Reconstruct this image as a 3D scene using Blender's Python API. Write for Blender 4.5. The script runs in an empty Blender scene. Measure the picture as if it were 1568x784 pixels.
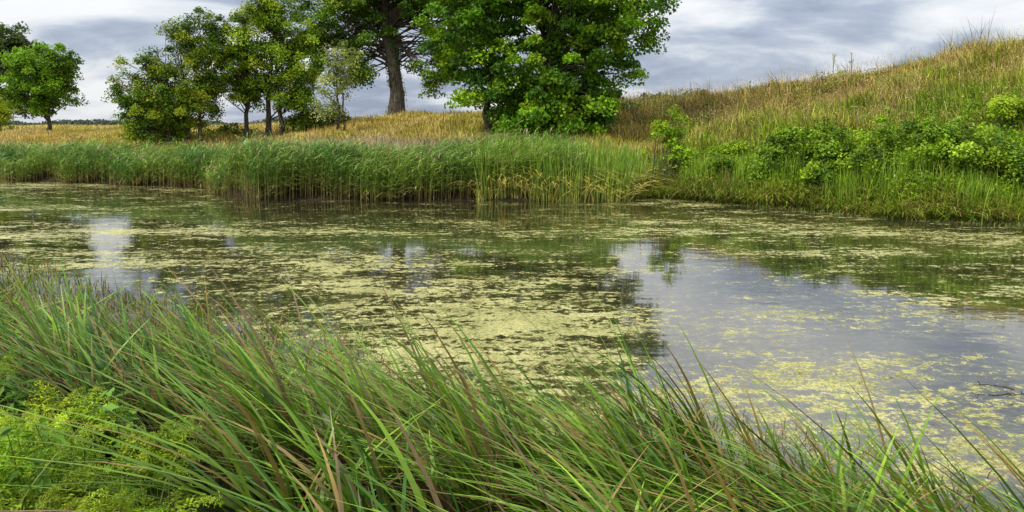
import bpy, math
import numpy as np
from mathutils import Vector
rng = np.random.default_rng(11)
scene = bpy.context.scene
scene.view_settings.view_transform = 'Standard'
scene.view_settings.look = 'None'
scene.view_settings.exposure = 0
U = rng.uniform
def A(*a): return np.array(a, dtype=float)

# ------------------------------------------------------------ terrain
FB = np.array([(-400,90),(-200,70),(-60,48),(-23.4,36.7),(-11.8,31.4),(-10,28.2),(-8.6,26.7),(3.8,26.4),(4.7,27.8),(5.6,27.6),(8.2,24.2),(10.8,21.4),(13,20.4),(20,16.5),(40,8),(400,-150)],float)
NB = np.array([(-400,60),(-200,45),(-30,23),(-9,12.3),(-5.8,9.6),(-3,7.3),(0,5.5),(1.5,4.6),(2.8,3.7),(5,2.0),(10,-1.6),(400,-260)],float)
RG = np.array([(-400,260,1.9),(-60,110,1.9),(-25,78,2.0),(-12,62,2.5),(-6,54,3.0),(-1,52,3.2),(4.7,51,3.35),(11.6,46,3.95),(17,41,4.75),(22,36,5.7),(40,24,8.9),(400,-100,12)],float)
fb = lambda x: np.interp(x, FB[:,0], FB[:,1])
nb = lambda x: np.interp(x, NB[:,0], NB[:,1])
ry = lambda x: np.interp(x, RG[:,0], RG[:,1])
rz = lambda x: np.interp(x, RG[:,0], RG[:,2])
def sst(t):
    t = np.clip(t,0,1); return t*t*(3-2*t)
def wav(x,y,f,seed):
    r = np.random.default_rng(seed); o = 0*x
    for k in range(7):
        an = r.uniform(0,6.28); ff = f*r.uniform(.6,2.2); ph=r.uniform(0,6.28)
        o = o + np.sin((x*math.cos(an)+y*math.sin(an))*ff+ph+1.3*np.sin((x*math.sin(an)-y*math.cos(an))*ff*.7+ph*2))
    return o/ (7**.5) * .7
def farS(x,y): return (y-fb(x))*0.8
def height(x,y):
    x=np.asarray(x,float); y=np.asarray(y,float)
    s = farS(x,y)
    zf = np.interp(s,[-4,-.4,0,.5,3,7,12],[-1.0,-.25,.0,.3,.9,1.6,1.9])
    u = (y-fb(x))/np.maximum(ry(x)-fb(x),1)
    uu = np.clip(u,0,1)
    up = .55*uu+.45*sst(uu)
    back = 1-.75*sst((y-ry(x))/50)
    zf = zf + (rz(x)-1.9)*np.where(u<1,up,back)
    land = sst(s/4)
    zf = zf + land*(.13*wav(x,y,.55,3)+.06*wav(x,y,1.8,4))
    n = (nb(x)-y)*0.85
    zn = np.interp(n,[-4,-.3,0,.3,1.5,4,12],[-1.0,-.15,.0,.1,.4,.9,1.1]) + sst(n)*.04*wav(x,y,2.,5)
    return np.where(y>(fb(x)+nb(x))/2, zf, zn)

# ------------------------------------------------------------ mesh builder (all quads)
class MB:
    def __init__(s): s.v=[];s.f=[];s.c=[];s.m=[];s.n=0
    def add(s,v,f,c,m=0):
        v=np.asarray(v,float).reshape(-1,3); f=np.asarray(f,int).reshape(-1,4)
        c=np.asarray(c,float)
        if c.ndim==1: c=np.tile(c,(len(v),1))
        s.v.append(v); s.f.append(f+s.n); s.c.append(np.clip(c,0.002,.9)); s.m.append(np.full(len(f),m)); s.n+=len(v)
    def build(s,name,mats,smooth=False):
        v=np.concatenate(s.v);f=np.concatenate(s.f);c=np.concatenate(s.c);m=np.concatenate(s.m)
        me=bpy.data.meshes.new(name)
        me.vertices.add(len(v)); me.vertices.foreach_set('co',v.astype(np.float32).ravel())
        me.loops.add(len(f)*4); me.loops.foreach_set('vertex_index',f.astype(np.int32).ravel())
        me.polygons.add(len(f)); me.polygons.foreach_set('loop_start',(np.arange(len(f))*4).astype(np.int32))
        me.polygons.foreach_set('material_index',m.astype(np.int32))
        me.update(calc_edges=True)
        at=me.color_attributes.new('Col','FLOAT_COLOR','POINT')
        cc=np.ones((len(v),4),np.float32); cc[:,:3]=c; at.data.foreach_set('color',cc.ravel())
        me.polygons.foreach_set('use_smooth',np.full(len(f),smooth))
        for k in mats: me.materials.append(k)
        me.update()
        o=bpy.data.objects.new(name,me); scene.collection.objects.link(o); return o

def blades(mb,base,h,az,lean,droop,w,col0,col1,S=4,face=None,pw=1.8,m=0,fj=.7):
    N=len(base); t=np.linspace(0,1,S+1)[None,:]
    h=np.broadcast_to(h,(N,))[:,None]; az=np.broadcast_to(az,(N,))[:,None]
    lean=np.broadcast_to(lean,(N,))[:,None]; droop=np.broadcast_to(droop,(N,))[:,None]; w=np.broadcast_to(w,(N,))[:,None]
    d=lean*h*(.25*t+.75*t**pw); z=h*(t-droop*t**3)*np.sqrt(1/(1+.6*lean**2))
    cx=base[:,0:1]+d*np.cos(az); cy=base[:,1:2]+d*np.sin(az); cz=base[:,2:3]+z
    if face is None: face=az+math.pi/2+U(-fj,fj,(N,1))
    else: face=np.broadcast_to(face,(N,))[:,None]
    ww=.5*w*np.minimum(1,(.55+1.6*t))*np.clip((1-t**1.9),.03,1)**.8
    dx=np.cos(face)*ww; dy=np.sin(face)*ww
    L=np.stack([cx-dx,cy-dy,cz],-1); R=np.stack([cx+dx,cy+dy,cz+ww*.3],-1)
    v=np.stack([L,R],2).reshape(-1,3)
    i=np.arange(N)[:,None]*(2*(S+1)); k=np.arange(S)[None,:]*2
    f=np.stack([i+k,i+k+1,i+k+3,i+k+2],-1).reshape(-1,4)
    c0=np.broadcast_to(col0,(N,3))[:,None,:]; c1=np.broadcast_to(col1,(N,3))[:,None,:]
    tt=t[:,:,None]; c=c0*(1-tt)+c1*tt
    c=np.repeat(c[:,:,None,:],2,2).reshape(-1,3)
    mb.add(v,f,c,m)

def leaves(mb,c,nrm,L,W,col,m=0):
    N=len(c); nrm=nrm/np.linalg.norm(nrm,axis=1,keepdims=True)
    r=rng.normal(size=(N,3)); a=np.cross(nrm,r); a/=np.linalg.norm(a,axis=1,keepdims=True); b=np.cross(nrm,a)
    L=np.broadcast_to(L,(N,))[:,None]*.5; W=np.broadcast_to(W,(N,))[:,None]*.5
    v=np.stack([c-a*L, c+b*W-a*L*.1+nrm*W*.3, c+a*L, c-b*W-a*L*.1+nrm*W*.3],1).reshape(-1,3)
    f=np.arange(4*N).reshape(-1,4)
    mb.add(v,f,np.repeat(np.broadcast_to(col,(N,3)),4,0),m)

def tube(mb,P,R,col,m=1,n=6):
    P=np.asarray(P,float);K=len(P); R=np.broadcast_to(R,(K,))
    T=np.gradient(P,axis=0); T/=np.linalg.norm(T,axis=1,keepdims=True)+1e-9
    ref=A(1,0,0) if abs(T[0,0])<.8 else A(0,1,0)
    a=np.cross(T,ref); a/=np.linalg.norm(a,axis=1,keepdims=True)+1e-9; b=np.cross(T,a)
    th=np.arange(n)*2*math.pi/n
    v=P[:,None,:]+R[:,None,None]*(np.cos(th)[None,:,None]*a[:,None,:]+np.sin(th)[None,:,None]*b[:,None,:])
    f=[(k*n+j,k*n+(j+1)%n,(k+1)*n+(j+1)%n,(k+1)*n+j) for k in range(K-1) for j in range(n)]
    mb.add(v.reshape(-1,3),f,col,m)

# ------------------------------------------------------------ materials
def newmat(name):
    m=bpy.data.materials.new(name); m.use_nodes=True
    nt=m.node_tree; nt.nodes.clear(); return m,nt,nt.nodes,nt.links
def foliage_mat(name,trans=.3,rough=.5,spec=.25,noise=8.0):
    m,nt,N,L=newmat(name)
    at=N.new('ShaderNodeAttribute'); at.attribute_name='Col'
    nz=N.new('ShaderNodeTexNoise'); nz.inputs['Scale'].default_value=noise; nz.inputs['Detail'].default_value=2
    tc=N.new('ShaderNodeTexCoord'); L.new(tc.outputs['Object'],nz.inputs['Vector'])
    mr=N.new('ShaderNodeMapRange'); mr.inputs['From Min'].default_value=.3; mr.inputs['From Max'].default_value=.7; mr.inputs['To Min'].default_value=.72; mr.inputs['To Max'].default_value=1.28
    L.new(nz.outputs['Fac'],mr.inputs['Value'])
    mx=N.new('ShaderNodeVectorMath'); mx.operation='SCALE'; L.new(at.outputs['Color'],mx.inputs[0]); L.new(mr.outputs['Result'],mx.inputs['Scale'])
    p=N.new('ShaderNodeBsdfPrincipled'); p.inputs['Roughness'].default_value=rough; p.inputs['Specular IOR Level'].default_value=spec
    L.new(mx.outputs[0],p.inputs['Base Color'])
    o=N.new('ShaderNodeOutputMaterial')
    if trans<=0:
        L.new(p.outputs[0],o.inputs['Surface']); return m
    t=N.new('ShaderNodeBsdfTranslucent'); L.new(mx.outputs[0],t.inputs['Color'])
    s=N.new('ShaderNodeMixShader'); s.inputs['Fac'].default_value=trans
    L.new(p.outputs[0],s.inputs[1]); L.new(t.outputs[0],s.inputs[2]); L.new(s.outputs[0],o.inputs['Surface'])
    return m
M_leaf=foliage_mat('leaf_material',.30,.5,.2,1.2)
M_blade=foliage_mat('grass_blade_material',.22,.38,.35,5)
M_dry=foliage_mat('meadow_grass_material',0,.8,.05,.6)
def bark_mat():
    m,nt,N,L=newmat('bark_material')
    tc=N.new('ShaderNodeTexCoord'); mp=N.new('ShaderNodeMapping'); mp.inputs['Scale'].default_value=(6,6,1.2)
    nz=N.new('ShaderNodeTexNoise'); nz.inputs['Scale'].default_value=3; nz.inputs['Detail'].default_value=6
    L.new(tc.outputs['Object'],mp.inputs[0]); L.new(mp.outputs[0],nz.inputs['Vector'])
    cr=N.new('ShaderNodeValToRGB'); cr.color_ramp.elements[0].position=.35; cr.color_ramp.elements[0].color=(.025,.02,.014,1); cr.color_ramp.elements[1].position=.7; cr.color_ramp.elements[1].color=(.17,.14,.10,1)
    L.new(nz.outputs['Fac'],cr.inputs[0])
    p=N.new('ShaderNodeBsdfPrincipled'); p.inputs['Roughness'].default_value=.9; L.new(cr.outputs[0],p.inputs['Base Color'])
    b=N.new('ShaderNodeBump'); b.inputs['Strength'].default_value=.8; b.inputs['Distance'].default_value=.05; L.new(nz.outputs['Fac'],b.inputs['Height']); L.new(b.outputs[0],p.inputs['Normal'])
    o=N.new('ShaderNodeOutputMaterial'); L.new(p.outputs[0],o.inputs[0]); return m
M_bark=bark_mat()

def ground_mat():
    m,nt,N,L=newmat('ground_material')
    at=N.new('ShaderNodeAttribute'); at.attribute_name='Col'
    tc=N.new('ShaderNodeTexCoord')
    n1=N.new('ShaderNodeTexNoise'); n1.inputs['Scale'].default_value=3.5; n1.inputs['Detail'].default_value=10; n1.inputs['Roughness'].default_value=.7
    L.new(tc.outputs['Object'],n1.inputs['Vector'])
    mr=N.new('ShaderNodeMapRange'); mr.inputs['From Min'].default_value=.3; mr.inputs['From Max'].default_value=.7; mr.inputs['To Min'].default_value=.35; mr.inputs['To Max'].default_value=1.35
    L.new(n1.outputs['Fac'],mr.inputs['Value'])
    mx=N.new('ShaderNodeVectorMath'); mx.operation='SCALE'; L.new(at.outputs['Color'],mx.inputs[0]); L.new(mr.outputs['Result'],mx.inputs['Scale'])
    p=N.new('ShaderNodeBsdfPrincipled'); p.inputs['Roughness'].default_value=.95; p.inputs['Specular IOR Level'].default_value=.1
    L.new(mx.outputs[0],p.inputs['Base Color'])
    b=N.new('ShaderNodeBump'); b.inputs['Distance'].default_value=.15; b.inputs['Strength'].default_value=.7; L.new(n1.outputs['Fac'],b.inputs['Height']); L.new(b.outputs[0],p.inputs['Normal'])
    o=N.new('ShaderNodeOutputMaterial'); L.new(p.outputs[0],o.inputs[0]); return m

GOLD=A(.60,.41,.07); STRAW=A(.70,.55,.22); GREEN=A(.16,.29,.015); LIME=A(.36,.47,.025); PINK=A(.52,.28,.15); OLIVE=A(.18,.18,.03)
def mix(a,b,t):
    t=np.clip(np.asarray(t),0,1)[...,None]; return a*(1-t)+b*t
def meadow_col(x,y):
    s=farS(x,y); u=np.clip((y-fb(x))/np.maximum(ry(x)-fb(x),1),0,1.2)
    n1=wav(x,y,.35,21); n2=wav(x,y,1.1,22); n3=wav(x,y,.6,23); n4=wav(x,y,2.3,24)
    c=mix(GREEN,LIME,.55+.7*n3)
    right=sst((x-3)/5)
    gold=mix(GOLD,STRAW,.35+.5*n2)
    gr=sst((u-.30)/.5)*.58+.36*n1+.30*n2+.2*n4-.05-.28*sst((x-14)/5)*(1-u)
    cr=mix(c,gold,gr)
    pk=np.clip(.6*n3+.5*sst((u-.25)/.3)*(1-sst((x-12)/6)),0,.7)
    cr=mix(cr,PINK,pk*.75)
    cr=mix(cr,OLIVE,np.clip(.9*sst((u-.66)/.15)*(1-sst((x-13)/4))+.2*n2,0,.8))
    cl=mix(c,gold,.80+.25*n1+.25*n2-.75*(1-sst((s-1)/2.5)))
    return cl*(1-right)[...,None]+cr*right[...,None]

# ------------------------------------------------------------ ground sheet
def smap(c,Aa,k,n):
    a=np.linspace(-1,1,n); return c+Aa*np.sinh(k*a)/math.sinh(k)
gx=smap(2,3500,7,520); gy=smap(18,3500,7,560)
X,Y=np.meshgrid(gx,gy); Z=height(X,Y)
nx,ny=len(gx),len(gy)
idx=np.arange(nx*ny).reshape(ny,nx)
F=np.stack([idx[:-1,:-1],idx[:-1,1:],idx[1:,1:],idx[1:,:-1]],-1).reshape(-1,4)
gc=meadow_col(X,Y)*.45
mud=A(.045,.035,.02)
sfar=farS(X,Y); nn=(nb(X)-Y)
gc=np.where((Y>(fb(X)+nb(X))/2)[...,None], mix(np.broadcast_to(mud,gc.shape),gc,sst((sfar-.8)/2.5)), mix(np.broadcast_to(mud,gc.shape),np.broadcast_to(A(.03,.036,.010),gc.shape),sst(nn/3)))
mb=MB(); mb.add(np.stack([X,Y,Z],-1).reshape(-1,3),F,gc.reshape(-1,3)); mb.build('ground',[ground_mat()],True)

# ------------------------------------------------------------ water
def density(x,y):
    def g(cx,cy,rx,ry_,a,rot=0):
        dx=x-cx;dy=y-cy; c,s=math.cos(rot),math.sin(rot); px=dx*c+dy*s; py=-dx*s+dy*c
        return a*np.exp(-(px/rx)**2-(py/ry_)**2)
    d=0*x+.15
    d+=g(-.5,10.2,2.3,2.0,.42)+g(-.1,7.8,1.4,1.4,.30)
    d+=g(-5.0,14.6,4.5,1.3,.34)+g(-11,18.3,5,1.4,.28)+g(-2.6,12.6,2.0,1.0,.20)
    d+=g(-24,33,9,1.3,.45)+g(-16,24,4,1.0,.28)+g(-6,19,5,.8,.20)
    d+=g(3.2,7.6,1.6,.7,.24)+g(4.6,5.8,1.8,1.1,.20)+g(2.3,6.0,1.4,1.0,.18)
    d+=g(4.5,10.3,2.0,.40,.26)+g(8,19,5,.8,.34,-.35)+g(7.6,15.5,3,.6,.22)+g(2.5,18.5,3.5,.8,.20)+g(6.0,25.5,2.0,1.2,.32)
    d+=g(9,12,3,.5,.2)+g(10,17,3,.5,.25,-.4)
    d-=g(3.0,12.4,1.6,2.0,.16)+g(5.6,8.8,2.5,.8,.10)+g(-3,24,8,2.4,.18)+g(-8,12.5,2.5,1.2,.15)+g(-1,16.5,3,1,.12)
    return d
wx=smap(0,420,4.5,260); wy=smap(13,420,4.5,260)
X,Y=np.meshgrid(wx,wy); idx=np.arange(260*260).reshape(260,260)
F=np.stack([idx[:-1,:-1],idx[:-1,1:],idx[1:,1:],idx[1:,:-1]],-1).reshape(-1,4)
D=np.clip(density(X,Y),0,1)
def water_mat():
    m,nt,N,L=newmat('pond_water_material')
    def math_(op,a,b=None,c=None):
        n=N.new('ShaderNodeMath'); n.operation=op
        for i,q in enumerate((a,b,c)):
            if q is None: continue
            if isinstance(q,(int,float)): n.inputs[i].default_value=q
            else: L.new(q,n.inputs[i])
        return n.outputs[0]
    def noise(sc,det,rough,vec,dist=0):
        n=N.new('ShaderNodeTexNoise'); n.inputs['Scale'].default_value=sc; n.inputs['Detail'].default_value=det; n.inputs['Roughness'].default_value=rough; n.inputs['Distortion'].default_value=dist
        L.new(vec,n.inputs['Vector']); return n.outputs['Fac']
    def smooth(v,a,b):
        n=N.new('ShaderNodeMapRange'); n.interpolation_type='SMOOTHSTEP'; n.inputs['From Min'].default_value=a; n.inputs['From Max'].default_value=b; L.new(v,n.inputs['Value']); return n.outputs['Result']
    tc=N.new('ShaderNodeTexCoord'); at=N.new('ShaderNodeAttribute'); at.attribute_name='Col'
    sp=N.new('ShaderNodeSeparateColor'); L.new(at.outputs['Color'],sp.inputs[0]); dens=sp.outputs[0]
    mp=N.new('ShaderNodeMapping'); mp.inputs['Scale'].default_value=(.65,1.4,1); mp.inputs['Rotation'].default_value=(0,0,.15); L.new(tc.outputs['Object'],mp.inputs[0]); v=mp.outputs[0]
    big=noise(.7,4,.6,v,.8); mid=noise(2.6,5,.65,v,.7); fine=noise(8,6,.76,tc.outputs['Object'],.7)
    a=math_('MULTIPLY',big,.80); b=math_('MULTIPLY',mid,.85); c=math_('MULTIPLY',fine,1.5)
    sm=math_('ADD',math_('ADD',a,b),c)            # mean 1.575
    val=math_('ADD',sm,math_('MULTIPLY',dens,.55))
    mask=smooth(val,1.80,1.84)
    film=smooth(val,1.50,1.86)
    vo=N.new('ShaderNodeTexVoronoi'); vo.inputs['Scale'].default_value=9; vo.inputs['Randomness'].default_value=1; L.new(tc.outputs['Object'],vo.inputs['Vector'])
    sc=N.new('ShaderNodeSeparateColor'); L.new(vo.outputs['Color'],sc.inputs[0])
    rad=math_('MULTIPLY',sc.outputs[0],.19)
    spk=math_('LESS_THAN',vo.outputs['Distance'],rad)
    spk=math_('MULTIPLY',spk,math_('GREATER_THAN',math_('ADD',mid,math_('MULTIPLY',dens,.5)),.57))
    mask=math_('MAXIMUM',mask,math_('MULTIPLY',spk,.75))
    wp=N.new('ShaderNodeBsdfPrincipled'); wp.inputs['Roughness'].default_value=.03; wp.inputs['IOR'].default_value=1.95; wp.inputs['Specular IOR Level'].default_value=.5
    mc=N.new('ShaderNodeMix'); mc.data_type='RGBA'; mc.inputs[6].default_value=(.020,.020,.009,1); mc.inputs[7].default_value=(.09,.083,.032,1); L.new(film,mc.inputs[0]); L.new(mc.outputs[2],wp.inputs['Base Color'])
    rp=noise(1.6,4,.5,mp.outputs[0],.2)
    bp=N.new('ShaderNodeBump'); bp.inputs['Strength'].default_value=.14; bp.inputs['Distance'].default_value=.025; L.new(rp,bp.inputs['Height']); L.new(bp.outputs[0],wp.inputs['Normal'])
    ap=N.new('ShaderNodeBsdfPrincipled'); ap.inputs['Roughness'].default_value=.4; ap.inputs['Specular IOR Level'].default_value=.45
    cr=N.new('ShaderNodeValToRGB'); e=cr.color_ramp.elements; e[0].position=.38; e[0].color=(.06,.06,.014,1); e[1].position=.64; e[1].color=(.76,.71,.38,1); k=e.new(.46); k.color=(.28,.27,.07,1)
    k=e.new(.54); k.color=(.55,.51,.18,1)
    cn=noise(22,5,.85,tc.outputs['Object'],.5)
    cn2=noise(1.1,3,.6,tc.outputs['Object'],.3)
    cns=math_('ADD',math_('MULTIPLY',cn,.75),math_('MULTIPLY',cn2,.25))
    L.new(cns,cr.inputs[0]); L.new(cr.outputs[0],ap.inputs['Base Color'])
    b2=N.new('ShaderNodeBump'); b2.inputs['Strength'].default_value=.8; b2.inputs['Distance'].default_value=.02; L.new(cn,b2.inputs['Height']); L.new(b2.outputs[0],ap.inputs['Normal'])
    ms=N.new('ShaderNodeMixShader'); L.new(mask,ms.inputs[0]); L.new(wp.outputs[0],ms.inputs[1]); L.new(ap.outputs[0],ms.inputs[2])
    o=N.new('ShaderNodeOutputMaterial'); L.new(ms.outputs[0],o.inputs[0]); return m
mb=MB(); mb.add(np.stack([X,Y,0*X],-1).reshape(-1,3),F,np.repeat(D.reshape(-1,1),3,1)); mb.build('pond_water',[water_mat()],True)

# ------------------------------------------------------------ trees
def make_tree(name,stems,ells,nclump,nleaf,lsize,cols,cr=.6,flat=.5,gap=.0,trunk_top=.4,gseed=1,twig=.035,outb=.45,up=.6,bark=A(.1,.08,.06),bush=False,ttop=None,amin=.22,ivy=0):
    mb=MB(); E=np.array(ells,float)
    vol=E[:,3]*E[:,4]*E[:,5]; vol=vol**.75; pick=rng.choice(len(E),nclump*3,p=vol/vol.sum())
    d=rng.normal(size=(nclump*3,3)); d/=np.linalg.norm(d,axis=1,keepdims=True)
    r=U(0,1,nclump*3)**outb; r*=U(.86,1.16,nclump*3)
    C=E[pick,:3]+d*E[pick,3:]*r[:,None]
    if gap>0:
        g=wav(C[:,0]+.5*C[:,2],C[:,1]*.7+C[:,2],1.6,gseed)
        keep=g>(-1+gap*1.4); C=C[keep];pick=pick[keep]
    keep=C[:,2]>height(C[:,0],C[:,1])+.1; C=C[keep];pick=pick[keep]
    C=C[:nclump]; pick=pick[:nclump]
    zt=(E[:,2]+E[:,5]*trunk_top).max() if ttop is None else ttop
    trunks=[]
    for (sx,sy,sr) in stems:
        z0=float(height(sx,sy))-.1; tgt=E[np.argmin(np.hypot(E[:,0]-sx,E[:,1]-sy))]
        K=9; t=np.linspace(0,1,K); top=z0+(zt-z0)*U(.85,1.); wob=.12*min(1,(top-z0)/8)
        px=sx+(tgt[0]-sx)*t*.7+np.cumsum(rng.normal(0,1,K))*(t>0)*wob; py=sy+(tgt[1]-sy)*t*.5+np.cumsum(rng.normal(0,1,K))*(t>0)*wob
        P=np.stack([px,py,z0+(top-z0)*t],1); R=sr*(1-t*.85)+.01; R[0]*=1.35
        if not bush: tube(mb,P,R,bark,1,10)
        trunks.append((P,R))
        if ivy:
            tz=U(0.02,.5,ivy); ii=np.stack([np.interp(tz,t,P[:,0]),np.interp(tz,t,P[:,1]),np.interp(tz,t,P[:,2])],1)
            an=U(0,6.28,ivy); rr=np.interp(tz,t,R)+U(0,.15,ivy); dr=np.stack([np.cos(an),np.sin(an),0*an],1)
            kk=wav(an*1.5,tz*14,1.,91)>.3; leaves(mb,(ii+dr*rr[:,None])[kk],(dr+rng.normal(0,.3,(ivy,3)))[kk],.11,.09,A(.07,.14,.015)*U(.6,1.6,(kk.sum(),1)))
    for c in C:
        if bush:
            a=A(c[0]+U(-.25,.25),c[1]+U(-.2,.2),0); a[2]=float(height(a[0],a[1]))-.05
            tube(mb,[a,(a+c)/2+rng.normal(0,.06,3),c],[twig,twig*.7,.004],bark,1,4); continue
        P,R=trunks[int(np.argmin([math.hypot(P[:,0].mean()-c[0],P[:,1].mean()-c[1])+U(0,.8) for P,R in trunks]))]
        hz=math.hypot(P[4,0]-c[0],P[4,1]-c[1]); za=c[2]-hz*U(.25,.9)
        za=min(max(za,P[0,2]+amin*(P[-1,2]-P[0,2])*U(.6,1.4)),P[-1,2])
        a=A(np.interp(za,P[:,2],P[:,0]),np.interp(za,P[:,2],P[:,1]),za)
        t=np.linspace(0,1,6)[:,None]; mid=(a+c)/2+A(0,0,.12*hz)+rng.normal(0,.25,3)
        Q=(1-t)**2*a+2*t*(1-t)*mid+t*t*c
        tube(mb,Q,np.linspace(min(twig*U(.4,1.6),.5*np.interp(za,P[:,2],R)),.008,6),bark,1,5)
    n=len(C); cc=np.array(cols,float)
    base=cc[rng.integers(0,len(cc),n)]*U(.72,1.25,n)[:,None]
    rad=cr*U(.5,1.4,n)
    k=rng.poisson(nleaf,n)
    own=np.repeat(np.arange(n),k)
    q=rng.normal(size=(len(own),3)); q/=np.linalg.norm(q,axis=1,keepdims=True); q*=(U(0,1,len(own))**.62)[:,None]
    q*=rad[own][:,None]*A(1,1,flat)
    ctr=E[pick][own]; outd=(C[own]-ctr[:,:3])/ctr[:,3:]
    q[:,2]-=.35*(q[:,0]**2+q[:,1]**2)/rad[own]
    pos=C[own]+q
    gz=height(pos[:,0],pos[:,1])+.05; ok=pos[:,2]>gz; pos=pos[ok];own=own[ok];outd=outd[ok]
    nrm=rng.normal(size=pos.shape)*.55+A(0,0,up)+outd*.55
    col=base[own]*U(.7,1.3,len(own))[:,None]; col[:,0]*=U(.85,1.2,len(own))
    leaves(mb,pos,nrm,lsize*U(.6,1.35,len(own)),lsize*U(.5,.9,len(own)),col,0)
    return mb.build(name,[M_leaf,M_bark])

make_tree('maple_tree',[(-.9,36.2,.16),(1.2,36,.3),(1.9,36.5,.2)],
 [(1.3,36,8.3,4.3,3.8,4.6),(4.4,36,7.4,2.5,2.4,2.1),(-2.3,36,6.9,2.0,2.4,2.3),(1.4,35.6,3.9,3.0,2.8,2.2),(3.3,35.6,4.9,2.1,2.2,1.8),(-1.2,35.4,4.8,1.9,2.2,1.5),(2.6,36,10.6,2.8,2.6,2.0),(-1.,36,9.8,2.4,2.6,2.2),(2.2,35.2,2.9,2.2,2,1.2),(.6,35.4,2.6,1.4,1.5,1.0)],
 620,210,.165,[(.13,.28,.012),(.22,.42,.015),(.07,.17,.012),(.29,.48,.02),(.10,.23,.012)],.68,.5,.12,gseed=5,outb=.40,trunk_top=.1,up=.45)
make_tree('ash_tree',[(-7.1,50,.46)],
 [(-7.3,50,13.0,4.2,4,3.2),(-10.4,50,9.2,2.8,2.6,2.4),(-3.6,50,8.8,2.8,2.5,2.8),(-9.0,50,7.4,2.2,2,1.6),(-11.5,50,6.9,1.9,1.5,1.4),(-4.6,49.5,6.1,1.8,1.5,1.6),(-7,48.6,10.2,2.8,1.5,1.8),(-9.6,50,5.6,1.3,1.2,.9),(-5.2,50,10.5,2,2,1.6)],
 440,180,.18,[(.09,.19,.015),(.15,.28,.018),(.21,.33,.02)],.76,.5,.42,gseed=8,twig=.05,ttop=17,amin=.36,ivy=1800)
make_tree('hawthorn_tree',[(-13.8,42,.12),(-12.7,42.3,.15),(-12.0,41.8,.12)],
 [(-12.6,42,6.6,2.0,1.8,2.0),(-14.4,42,5.6,1.6,1.5,1.9),(-11.0,42,5.4,1.4,1.4,1.8),(-12.2,42,8.2,1.4,1.3,1.0),(-13.3,42,4.3,1.4,1.3,1.0),(-11.2,41.6,3.9,1.0,1,.9),(-14.9,41.8,7.2,.9,.8,.9),(-10.4,42,6.8,.7,.7,.8)],
 360,155,.12,[(.18,.30,.015),(.27,.40,.018),(.11,.20,.015),(.34,.44,.025)],.50,.65,.2,gseed=12,ttop=7)
make_tree('hawthorn_tree',[(-16.2,40.5,.13),(-15.6,40.2,.1),(-17.2,40.6,.1)],
 [(-16.0,40.4,3.6,1.5,1.4,1.8),(-17.6,40.4,3.3,1.5,1.4,1.6),(-15.5,40.4,6.3,1.1,1.1,1.7),(-17.0,40.4,5.2,1.2,1.1,1.3),(-18.9,40.4,4.0,.9,.9,1.5),(-15.0,40.4,4.6,.8,.9,1.6),(-18.4,40.4,2.6,1.0,1.1,.9),(-16.6,40.4,6.8,.5,.5,.6)],
 360,155,.11,[(.15,.26,.015),(.25,.35,.018),(.10,.18,.015),(.31,.37,.02)],.48,.65,.15,gseed=14,ttop=5.2)
make_tree('elder_sapling',[(-8.3,38.2,.06),(-8.0,38.3,.04)],
 [(-8.2,38.2,4.6,.9,.8,1.6),(-8.6,38.2,3.2,.7,.7,.7),(-7.6,38.2,5.6,.7,.6,.7)],
 80,50,.10,[(.30,.38,.08),(.40,.44,.14)],.4,.6,.2,gseed=15,twig=.02)
make_tree('field_maple_tree',[(-29.9,52.2,.14)],
 [(-29.8,52,6.0,1.8,1.7,1.5),(-31.,52,4.5,1.1,1.2,1.2),(-28.9,52,4.6,1.2,1.1,1.0),(-28.3,52,6.3,1.0,1,1.1),(-29.8,52,3.6,1.2,1,.8)],
 190,150,.15,[(.17,.33,.015),(.24,.43,.02),(.12,.23,.015)],.58,.6,.15,gseed=16)
make_tree('oak_tree',[(-54.5,86,.4)],
 [(-54,86,9.2,4.6,4,3.6),(-57,86,6.5,4,4,3),(-52.2,86,8.2,2.2,2.4,2.8),(-53.0,86,10.4,2.4,3,2),(-55,86,4.4,4,3,1.8)],
 230,150,.32,[(.07,.11,.03),(.10,.15,.03),(.05,.09,.025)],1.1,.6,.0,gseed=17)
make_tree('willow_shrub',[(-38.5,60,.1)],[(-38.5,60,3.4,1.9,1.5,1.6)],80,130,.16,[(.30,.38,.02),(.36,.42,.03)],.55,.6,.0)
for nm,e,nc,cs in [('hawthorn_shrub',[(-10.6,42,2.7,1.1,1,.9),(-9.4,43,2.8,.8,.8,.8)],55,[(.10,.16,.02),(.15,.23,.02)]),
  ('hawthorn_shrub',[(4.2,39,3.0,1.3,1,.9),(5.4,41,3.1,1.0,1,.8),(6.6,44,3.2,.9,.8,.6)],60,[(.07,.12,.015),(.11,.17,.02)]),
  ('hawthorn_shrub',[(8.4,48,3.7,1.2,1,.6),(10.4,46.8,4.0,.7,.8,.5),(6.4,50,3.5,1.,1,.6)],60,[(.09,.14,.02),(.13,.18,.03)]),
  ('hawthorn_shrub',[(-17.4,42.5,2.2,1.6,1,.6),(-14.6,43,2.1,1.0,.9,.5)],45,[(.10,.15,.02),(.15,.20,.02)])]:
    make_tree(nm,[(e[0][0],e[0][1],.05)],e,nc,110,.13,cs,.46,.6,.0,bush=True,twig=.02)
make_tree('alder_sapling',[(5.75,28.0,.03)],[(5.6,28,1.9,.5,.45,.8),(5.2,28,2.3,.4,.3,.35),(6.0,28,1.3,.5,.4,.6),(5.7,28,2.9,.25,.2,.3)],70,40,.10,[(.26,.42,.02),(.34,.50,.03)],.28,.5,.1,twig=.012,bush=True)
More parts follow.
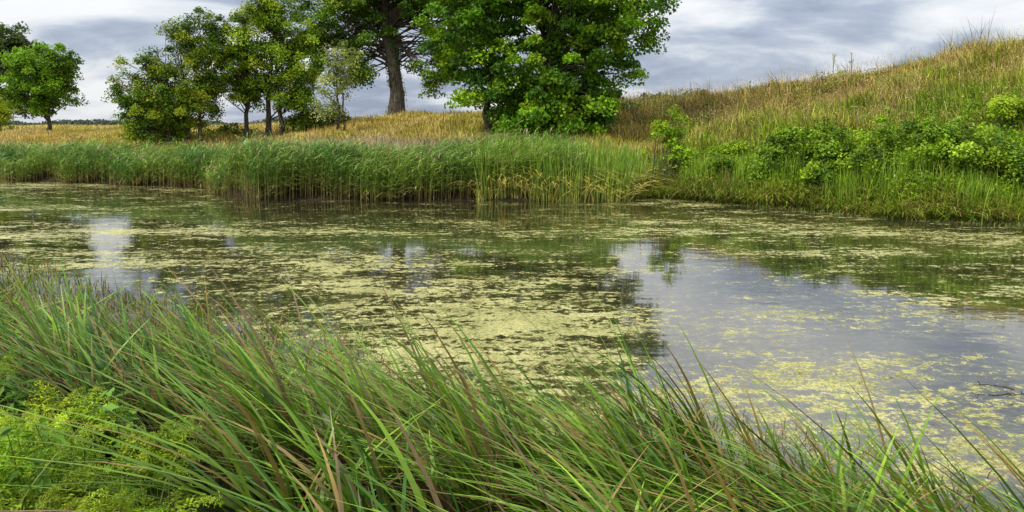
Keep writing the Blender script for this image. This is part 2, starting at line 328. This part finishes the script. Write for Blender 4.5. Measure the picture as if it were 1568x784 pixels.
make_tree('bramble_bush',[(8.6,25.4,.04)],[(8.4,25.4,.9,1.0,.8,1.0),(9.6,24.3,1.1,1.2,.8,1.2),(10.6,23.4,1.2,1.0,.8,1.1),(7.2,26.9,.8,.8,.6,.7),(9.6,25.9,1.9,1.3,.9,.6)],290,150,.09,[(.10,.19,.012),(.19,.33,.015),(.28,.43,.02),(.06,.12,.01)],.42,.65,.3,gseed=30,bush=True,twig=.008)
make_tree('bramble_bush',[(11.4,22.4,.04)],[(11.6,22.3,1.0,1.0,.7,1.0),(12.7,21.8,1.3,1.1,.8,1.2),(12.2,23.4,1.9,1.2,.8,.7),(13.4,21.4,1.0,.8,.6,.8)],240,150,.09,[(.09,.17,.012),(.18,.32,.015),(.29,.44,.025)],.42,.65,.3,gseed=31,bush=True,twig=.008)
make_tree('bramble_bush',[(15.4,21.4,.04)],[(15.2,20.8,1.2,1.3,.8,1.0),(17.2,20.2,1.5,1.3,.8,1.1),(14.4,23.8,2.1,1.5,1.2,.5),(18,22,2.3,1.5,1,.5)],180,150,.09,[(.17,.32,.015),(.27,.44,.018),(.36,.50,.025)],.42,.65,.3,gseed=32,bush=True,twig=.008)
make_tree('bramble_bush',[(7.4,29.5,.04)],[(7.6,28.8,1.3,1.4,.9,.7),(9.8,27.2,1.7,1.4,.9,.6),(12,25.6,2.1,1.5,.9,.6),(5.8,30,1.3,1,.8,.6),(16,26,3.0,1.6,1,.5),(19.5,25.5,3.6,1.4,1,.5)],210,150,.085,[(.22,.36,.015),(.31,.44,.02)],.40,.5,.35,gseed=33,bush=True,twig=.008)
mb=MB()
n=16000; hx=U(-420,120,n); hy=330+30*np.sin(hx*.02)+U(-6,6,n); hh=2.0+1.4*wav(hx,hy*0,.12,40)+.8*wav(hx,hy*0,.5,41)
hz=1.9+hh.clip(.5)*U(0,1,n)**.7
leaves(mb,np.stack([hx,hy,hz],1),rng.normal(size=(n,3))+A(0,-.3,.7),1.2,.9,A(.11,.14,.10)*U(.6,1.4,(n,1)))
mb.build('distant_treeline',[M_leaf])

# ------------------------------------------------------------ meadow + hill grass
def tufts(mb,x,y,h,w,nb_,colf,S=2,leanm=.35,spread=.16,az0=math.pi,azs=1.3):
    n=len(x); own=np.repeat(np.arange(n),nb_)
    bx=x[own]+rng.normal(0,1,len(own))*spread; by=y[own]+rng.normal(0,1,len(own))*spread
    bz=height(bx,by)-.03; hh=h[own]*U(.5,1.2,len(own))
    c=colf[own]*U(.6,1.4,(len(own),1))
    dead=U(0,1,len(own))<.12; c[dead]=A(.55,.42,.18)*U(.6,1.2,(dead.sum(),1))
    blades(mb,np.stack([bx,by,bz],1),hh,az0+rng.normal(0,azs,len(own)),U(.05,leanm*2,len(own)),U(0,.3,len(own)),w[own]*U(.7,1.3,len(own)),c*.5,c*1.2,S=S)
mb=MB()
def scatter(n,x0,x1,y0f,y1f):
    x=U(x0,x1,n); a=y0f(x); b=y1f(x); return x,a+(b-a)*U(0,1,n)
x,y=scatter(22000,4.5,34,lambda x:fb(x)+.5,lambda x:ry(x)+2.5)
keep=(x/np.maximum(y,.1)<.82)&(y>9); x=x[keep];y=y[keep]
tc_=U(.5,1.4,len(x))[:,None]
big_=(U(0,1,len(x))<.06)
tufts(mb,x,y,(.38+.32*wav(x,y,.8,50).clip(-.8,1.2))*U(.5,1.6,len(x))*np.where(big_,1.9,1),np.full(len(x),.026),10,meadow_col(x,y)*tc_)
x,y=scatter(15000,-34,6,lambda x:fb(x)+2.6,lambda x:fb(x)+26)
keep=(np.abs(x/y)<.72); x=x[keep];y=y[keep]
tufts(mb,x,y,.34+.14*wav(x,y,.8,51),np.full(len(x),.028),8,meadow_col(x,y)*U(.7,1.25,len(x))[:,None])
x,y=scatter(11000,-130,10,lambda x:fb(x)+22,lambda x:fb(x)+110)
keep=(np.abs(x/y)<.72); x=x[keep];y=y[keep]
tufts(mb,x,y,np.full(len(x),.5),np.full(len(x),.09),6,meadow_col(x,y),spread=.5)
n=4200; x=U(5,32,n); u=U(.15,1.02,n)**.7; y=fb(x)+(ry(x)+1-fb(x))*u
c=mix(np.broadcast_to(A(.50,.26,.15),(n,3)),np.broadcast_to(A(.65,.52,.26),(n,3)),U(0,1,n))
bp=np.stack([x,y,height(x,y)],1); hh=U(.35,1.05,n)
blades(mb,bp,hh,math.pi+rng.normal(0,.6,n),U(.05,.3,n),0,.012,c*.8,c,S=2)
leaves(mb,bp+np.stack([-.08*hh,0*hh,hh*.93],1),rng.normal(size=(n,3))*A(1,1,.2),U(.08,.16,n),.025,c)
n=5000; x=U(-9,0,n); y=fb(x)+U(3.6,6.5,n)
c=A(.66,.5,.33)*U(.6,1.2,(n,1))
blades(mb,np.stack([x,y,height(x,y)],1),U(.4,.85,n),rng.normal(math.pi,.7,n),U(.1,.5,n),.1,.03,c*.6,c,S=2)
mb.build('meadow_grass',[M_dry])
mb=MB(); nc=1600
x=U(5,30,nc); u=U(.03,1.,nc)**1.1; y=fb(x)+(ry(x)-fb(x))*u
keep=(wav(x,y,.7,80)>-.15+.5*u)&(x/y<.85); x=x[keep];y=y[keep]; nc=len(x)
hh=U(.3,.8,nc); own=np.repeat(np.arange(nc),34); m_=len(own)
tt=U(0,1,m_); px=x[own]+rng.normal(0,.16,m_); py=y[own]+rng.normal(0,.16,m_)
cw=mix(np.broadcast_to(A(.10,.18,.015),(nc,3)),np.broadcast_to(A(.32,.44,.03),(nc,3)),U(0,1,nc)); br=U(0,1,nc)<.2; cw[br]=A(.22,.13,.06)
leaves(mb,np.stack([px,py,height(px,py)+hh[own]*tt],1),rng.normal(0,.6,(m_,3))+A(0,0,.8),U(.06,.15,m_),U(.04,.08,m_),cw[own]*U(.6,1.4,(m_,1)))
mb.build('slope_weeds',[M_leaf])
mb=MB()
for (wx_,d_) in [(16.3,41.8),(17.0,41.2)]:
    z=float(height(wx_,d_)); hh=U(1.1,1.4); tube(mb,[(wx_,d_,z),(wx_+.03,d_,z+hh*.5),(wx_-.05,d_,z+hh)],[.014,.01,.007],A(.2,.22,.06),0,4)
    for j in range(6):
        q=A(wx_+U(-.12,.12),d_+U(-.1,.1),z+hh*U(.6,1.05)); tube(mb,[(wx_,d_,z+hh*.5),q],[.007,.004],A(.2,.22,.06),0,4)
        leaves(mb,q+rng.normal(0,.04,(10,3)),rng.normal(size=(10,3))+A(0,0,1),.05,.04,A(.35,.34,.12))
mb.build('hogweed_plant',[M_dry])

# ------------------------------------------------------------ far reed bed
mb=MB()
def reeds(n,x0,x1,smin,smax,top,dens_leaf=6):
    x=U(x0,x1,n); y=fb(x)+smin+(smax-smin)*U(0,1,n)**1.2
    y+= .45*wav(x,0*x,1.0,60)
    z=np.maximum(height(x,y),-.15); h=top+.20*wav(x,y,.6,61)+rng.normal(0,.14,n)-.85*z
    edge=sst((y-fb(x)+.5)/1.3); h*=.72+.28*edge; h=np.maximum(h,.45)
    bp=np.stack([x,y,z],1)
    c=mix(np.broadcast_to(A(.10,.24,.035),(n,3)),np.broadcast_to(A(.29,.41,.06),(n,3)),.5+.65*wav(x,y,.9,62)+rng.normal(0,.25,n))
    az=rng.normal(0,.5,n)
    yel=A(.48,.38,.13)
    blades(mb,bp,h,az,U(.0,.18,n),0,.022,yel*U(.4,1,(n,1)),c,S=3)
    k=dens_leaf; own=np.repeat(np.arange(n),k); t=U(.15,.92,n*k)
    lp=bp[own].copy(); lp[:,2]+=h[own]*t; lp[:,0]+=.06*t
    lc=c[own]*U(.5,1.55,(n*k,1)); old=((t<.35)&(U(0,1,n*k)<.55))|(U(0,1,n*k)<.05); lc[old]=yel*U(.5,1.1,(old.sum(),1))
    aa=np.where(U(0,1,n*k)<.72,0,math.pi)+rng.normal(0,.8,n*k)
    blades(mb,lp,U(.25,.5,n*k),aa,U(.6,1.7,n*k),U(.2,.7,n*k),.033,lc*.8,lc*1.25,S=3)
    hd=np.where(U(0,1,n)<.10)[0]; q=bp[hd].copy(); q[:,2]+=h[hd]*.95
    blades(mb,q,U(.15,.3,len(hd)),rng.normal(0,.6,len(hd)),U(.2,.9,len(hd)),.3,.045,A(.30,.20,.12),A(.36,.26,.16),S=3)
reeds(4000,-10.2,2.2,-.2,3.0,1.74)
reeds(5200,-32,-9.5,-.2,3.4,1.36)
reeds(2600,-75,-32,-.2,5,1.3,5)
mb.build('reed_bed',[M_blade])
mb=MB(); n=4600
x=U(-1.2,4.5,n); y=fb(x)-.25+2.0*U(0,1,n)+.25*wav(x,0*x,2.,63); z=np.maximum(height(x,y),-.12)
c=mix(np.broadcast_to(A(.11,.27,.02),(n,3)),np.broadcast_to(A(.30,.45,.04),(n,3)),U(0,1,n)); d=U(0,1,n)<.24; c[d]=A(.68,.54,.12)
h=(U(.8,2.1,n)-.5*z)*(1-.2*sst((x-3)/1.3))
blades(mb,np.stack([x,y,z],1),h,rng.normal(0,1.6,n),np.where(d,U(.4,1.2,n),U(.02,.3,n)),np.where(d,.6,.05),.036,mix(c,np.broadcast_to(A(.45,.38,.12),(n,3)),.45),c,S=4)
mb.build('cattail_plants',[M_blade])

mb=MB(); n=26000
x=U(4.4,28,n); y=fb(x)-.2+1.9*U(0,1,n)**1.5+.25*wav(x,0*x,1.7,64); z=np.maximum(height(x,y),-.05)
c=mix(np.broadcast_to(A(.14,.26,.02),(n,3)),np.broadcast_to(A(.42,.53,.04),(n,3)),.5+.6*wav(x,y,1.1,65)+rng.normal(0,.25,n))
d=U(0,1,n)<.26; c[d]=A(.64,.48,.16)*U(.6,1.1,(d.sum(),1))
hm=(.82+.4*wav(x,y*.3,1.4,67)).clip(.3,1.35)
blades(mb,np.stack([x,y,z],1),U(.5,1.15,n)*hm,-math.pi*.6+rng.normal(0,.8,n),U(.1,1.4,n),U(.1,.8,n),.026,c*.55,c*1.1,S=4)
nc=60; cx_=U(5,22,nc); own=rng.integers(0,nc,4200); x=cx_[own]+rng.normal(0,.25,4200); y=fb(cx_[own])+U(-.1,1.4,nc)[own]+rng.normal(0,.2,4200); z=np.maximum(height(x,y),-.05)
c=mix(np.broadcast_to(A(.16,.32,.02),(4200,3)),np.broadcast_to(A(.36,.52,.04),(4200,3)),U(0,1,4200))
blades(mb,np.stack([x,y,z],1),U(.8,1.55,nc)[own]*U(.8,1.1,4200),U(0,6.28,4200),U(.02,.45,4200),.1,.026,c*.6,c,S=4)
n=2500; x=U(5,24,n); y=fb(x)-U(.1,1.0,n)**1.5; z=-.02+0*x
blades(mb,np.stack([x,y,z],1),U(.06,.22,n),U(0,6.28,n),U(.2,1.2,n),.2,.014,A(.2,.24,.05),A(.34,.4,.1),S=2)
n=11000; x=U(12,26,n); y=fb(x)+U(.6,8,n); z=height(x,y)
c=mix(np.broadcast_to(A(.18,.32,.015),(n,3)),np.broadcast_to(A(.44,.56,.03),(n,3)),.5+.5*wav(x,y,1.3,66))
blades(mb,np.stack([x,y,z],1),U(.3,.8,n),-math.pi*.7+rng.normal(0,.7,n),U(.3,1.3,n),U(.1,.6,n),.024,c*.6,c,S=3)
mb.build('bank_grass',[M_blade])

# ------------------------------------------------------------ foreground sedge
mb=MB()
def near_sedge(n,x0,x1,n0,n1,hl,hh_,w0,w1,S=8,pw=1.0,az0=math.pi*.97,azs=.36,c0=A(.05,.16,.008),c1=A(.30,.48,.03),deadp=.09,lean=(.25,.95),per=24,sp=.06):
    nc=n//per; cx=U(x0,x1,nc); cn=n0+(n1-n0)*U(0,1,nc)**pw
    own=rng.integers(0,nc,n)
    x=cx[own]+rng.normal(0,sp,n); y=nb(cx[own])-cn[own]+rng.normal(0,sp,n)
    clh=U(.65,1.2,nc)[own]; cla=rng.normal(0,.3,nc)[own]; cll=U(.55,1.35,nc)[own]
    keep=((y>1.9)|(x<-1.6))&(y>.8)&(np.hypot(x,y)>1.7)
    keep&=~((x<-1.15-(y-3.3)*.45)&(y<4.5)&(x>-3.9))
    x=x[keep];y=y[keep];clh=clh[keep];cla=cla[keep];cll=cll[keep];m=len(x)
    z=np.maximum(height(x,y),-.1)-.02
    t=(U(0,1,m)**1.3+.3*wav(x,y,2.5,70)).clip(0,1)
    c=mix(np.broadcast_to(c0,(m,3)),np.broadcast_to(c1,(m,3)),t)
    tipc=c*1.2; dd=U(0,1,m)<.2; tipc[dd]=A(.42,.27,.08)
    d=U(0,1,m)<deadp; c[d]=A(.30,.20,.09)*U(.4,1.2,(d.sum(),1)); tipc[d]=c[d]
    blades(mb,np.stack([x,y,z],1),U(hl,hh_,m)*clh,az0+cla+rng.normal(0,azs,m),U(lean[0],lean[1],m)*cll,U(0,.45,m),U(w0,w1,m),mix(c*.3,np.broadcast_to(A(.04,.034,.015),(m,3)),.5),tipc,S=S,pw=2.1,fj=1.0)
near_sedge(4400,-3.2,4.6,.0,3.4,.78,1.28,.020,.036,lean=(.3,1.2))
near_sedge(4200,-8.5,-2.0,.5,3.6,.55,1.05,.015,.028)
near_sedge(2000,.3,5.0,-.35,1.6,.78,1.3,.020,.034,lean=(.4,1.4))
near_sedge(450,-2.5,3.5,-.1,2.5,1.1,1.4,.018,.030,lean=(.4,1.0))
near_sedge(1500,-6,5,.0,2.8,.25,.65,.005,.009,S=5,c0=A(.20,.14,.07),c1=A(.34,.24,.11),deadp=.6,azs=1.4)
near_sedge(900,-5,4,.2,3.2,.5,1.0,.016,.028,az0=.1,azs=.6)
mb.build('sedge_grass',[M_blade])

mb=MB()
def stubs(n,x0,x1,o0,o1,h0,h1,c,w=.007):
    nc=max(4,n//9); cx=U(x0,x1,nc); co=U(o0,o1,nc); own=rng.integers(0,nc,n)
    x=cx[own]+rng.normal(0,.13,n); y=nb(cx[own])+co[own]+rng.normal(0,.12,n)
    cc=c*U(.5,1.5,(n,1)); g=U(0,1,n)<.45; cc[g]=A(.20,.30,.04)
    blades(mb,np.stack([x,y,np.full(n,-.03)],1),U(h0,h1,n),U(0,6.28,n),U(.05,1.0,n),U(0,.8,n),w,cc*.8,cc,S=4)
stubs(4600,-11,-1.6,-.5,2.2,.12,.42,A(.20,.11,.04),.012)
stubs(1700,-4,1.8,.0,1.5,.08,.3,A(.18,.11,.04),.012)
stubs(1300,1.2,5.5,.1,2.2,.06,.28,A(.15,.10,.05),.010)
stubs(350,-2,4,1.5,4,.03,.10,A(.16,.13,.07))
stubs(260,5,7,3.0,4.5,.08,.3,A(.16,.13,.07))
mb.build('dead_rush_stubble',[M_dry])
mb=MB()
for (x0_,y0_,ln,az_) in [(4.75,7.3,.35,2.9),(4.9,7.1,.4,3.3)]:
    t=np.linspace(0,1,7); P=np.stack([x0_+ln*t*math.cos(az_)+.01*rng.normal(size=7),y0_+ln*t*math.sin(az_)+.01*rng.normal(size=7),.02+.03*np.sin(t*2.6)],1)
    tube(mb,P,np.linspace(.010,.003,7),A(.1,.07,.05),0,5)
    for j in range(3):
        k=int(U(1,6)); tube(mb,[P[k],P[k]+A(U(-.05,.05),U(-.05,.05),U(.02,.06))],[.004,.002],A(.1,.07,.05),0,4)
mb.build('dead_branch',[M_bark])

# ------------------------------------------------------------ ferny bright plants, bottom left
mb=MB()
def frond(base,az,ln,tilt,c):
    K=14; t=np.linspace(0,1,K)
    r=ln*(t*math.cos(tilt)); z=ln*(t*math.sin(tilt)-.35*t**2.2)
    P=np.stack([base[0]+r*math.cos(az),base[1]+r*math.sin(az),base[2]+z],1)
    tube(mb,P,np.linspace(.0035,.001,K),c*.8,0,4)
    side=A(-math.sin(az),math.cos(az),0); fw=A(math.cos(az),math.sin(az),-.15)
    pos=[];ls=[]
    for i in range(3,K):
        pl=ln*.42*(1-t[i])**.9+.010
        for sg in (-1,1):
            dv=side*sg*.85+fw*.55+A(0,0,U(-.25,.1))
            m_=7
            for j in range(m_):
                q=P[i]+dv*pl*(j+.5)/m_
                for s2 in (-1,1):
                    pos.append(q+fw*s2*pl*.11*(1-j/m_)+A(0,0,U(-.01,.01))); ls.append(pl*.22*(1-.6*j/m_)+.006)
    pos=np.array(pos); leaves(mb,pos,rng.normal(size=pos.shape)*.45+A(0,0,1),np.array(ls)*1.1,np.array(ls)*.42,c*U(.6,1.35,(len(pos),1)))
cnt=0
while cnt<190:
    bx=U(-3.9,-1.2); by=U(2.2,4.6)
    if bx>-1.45-(by-3.3)*.45: continue
    cnt+=1
    bz=float(height(bx,by)); n_=rng.integers(2,5)
    cc=mix(A(.24,.42,.02)[None],A(.56,.68,.04)[None],U(0,1,1))[0]
    hh=U(.0,.36)
    tube(mb,[(bx,by,bz-.02),(bx,by,bz+hh)],[.005,.004],cc*.6,0,4)
    for j in range(n_): frond(A(bx,by,bz+hh),U(0,6.28),U(.20,.44),U(.5,1.3),cc*U(.75,1.2))
n=700; x=U(-3.8,-1.4,n); y=U(2.1,4.4,n); z=height(x,y)
blades(mb,np.stack([x,y,z],1),U(.3,.7,n),math.pi+rng.normal(0,.9,n),U(.1,.9,n),U(0,.5,n),U(.004,.009,n),A(.10,.16,.02),mix(np.broadcast_to(A(.22,.36,.03),(n,3)),np.broadcast_to(A(.45,.5,.12),(n,3)),U(0,1,n)),S=5)
mb.build('cow_parsley_plants',[M_leaf])
mb=MB(); n=60
for i in range(n):
    bx=U(-6.5,-1.4); by=float(nb(bx))-U(.8,4.2)
    if by<2: continue
    bz=float(height(bx,by)); hh=U(.35,.75)
    tube(mb,[(bx,by,bz),(bx+U(-.05,.05),by,bz+hh*.5),(bx+U(-.08,.08),by,bz+hh)],[.005,.004,.002],A(.15,.2,.05),0,4)
    m_=22; tt=U(.25,1,m_); aa=U(0,6.28,m_); pos=np.stack([bx+np.cos(aa)*.06,by+np.sin(aa)*.06,bz+hh*tt],1)
    leaves(mb,pos,np.stack([np.cos(aa)*.4,np.sin(aa)*.4,np.ones(m_)],1)+rng.normal(0,.25,(m_,3)),U(.06,.11,m_),U(.03,.05,m_),A(.15,.30,.03)*U(.7,1.5,(m_,1)))
mb.build('nettle_plants',[M_leaf])

# ------------------------------------------------------------ world + sun + camera
SUN_EL=math.radians(50); d=Vector((-.66,-.42,0)).normalized(); sv=Vector((d.x*math.cos(SUN_EL),d.y*math.cos(SUN_EL),math.sin(SUN_EL)))
w=bpy.data.worlds.new('World'); scene.world=w; w.use_nodes=True; nt=w.node_tree; N=nt.nodes; L=nt.links; N.clear()
sky=N.new('ShaderNodeTexSky'); sky.sky_type='NISHITA'; sky.sun_disc=False; sky.sun_elevation=SUN_EL; sky.sun_rotation=math.atan2(sv.x,sv.y)
tc=N.new('ShaderNodeTexCoord'); sx=N.new('ShaderNodeSeparateXYZ'); L.new(tc.outputs['Generated'],sx.inputs[0])
def mth(op,a,b):
    n=N.new('ShaderNodeMath'); n.operation=op
    for i,q in enumerate((a,b)):
        if isinstance(q,(int,float)): n.inputs[i].default_value=q
        else: L.new(q,n.inputs[i])
    return n.outputs[0]
zz=mth('ADD',mth('MAXIMUM',sx.outputs['Z'],0),.20)
cx=N.new('ShaderNodeCombineXYZ'); L.new(mth('DIVIDE',sx.outputs['X'],zz),cx.inputs[0]); L.new(mth('DIVIDE',sx.outputs['Y'],zz),cx.inputs[1]); cx.inputs[2].default_value=7.9
nz=N.new('ShaderNodeTexNoise'); nz.inputs['Scale'].default_value=1.2; nz.inputs['Detail'].default_value=9; nz.inputs['Roughness'].default_value=.55; nz.inputs['Distortion'].default_value=.3; L.new(cx.outputs[0],nz.inputs['Vector'])
cr=N.new('ShaderNodeValToRGB'); e=cr.color_ramp.elements; e[0].position=.36; e[0].color=(.33,.39,.51,1); e[1].position=.60; e[1].color=(.93,.94,.96,1)
k=e.new(.44); k.color=(.48,.54,.65,1); k=e.new(.51); k.color=(.73,.77,.83,1)
L.new(nz.outputs['Fac'],cr.inputs[0])
gain=mth('MULTIPLY',mth('ADD',mth('MULTIPLY',mth('MAXIMUM',sx.outputs['Z'],0),1.0),.97),10.0)
vs=N.new('ShaderNodeVectorMath'); vs.operation='SCALE'; L.new(cr.outputs[0],vs.inputs[0]); L.new(gain,vs.inputs['Scale'])
mxw=N.new('ShaderNodeMix'); mxw.data_type='RGBA'; mxw.inputs[0].default_value=.92; L.new(sky.outputs[0],mxw.inputs[6]); L.new(vs.outputs[0],mxw.inputs[7])
bg=N.new('ShaderNodeBackground'); bg.inputs['Strength'].default_value=.1; L.new(mxw.outputs[2],bg.inputs[0])
ow=N.new('ShaderNodeOutputWorld'); L.new(bg.outputs[0],ow.inputs[0])
sl=bpy.data.lights.new('sun','SUN'); sl.energy=3.4; sl.angle=math.radians(4); sl.color=(1,.95,.84)
so=bpy.data.objects.new('sun',sl); so.rotation_euler=sv.to_track_quat('Z','Y').to_euler(); so.location=(-20,-20,40); scene.collection.objects.link(so)
cam=bpy.data.cameras.new('camera'); co=bpy.data.objects.new('camera',cam); scene.collection.objects.link(co)
co.location=(0,0,2.5); co.rotation_euler=(math.radians(90-9.33),0,0)
cam.sensor_width=36; cam.lens=18/ (784/1230); cam.clip_end=8000; cam.clip_start=.05
scene.camera=co
print('verts',sum(len(o.data.vertices) for o in scene.objects if o.type=='MESH'))
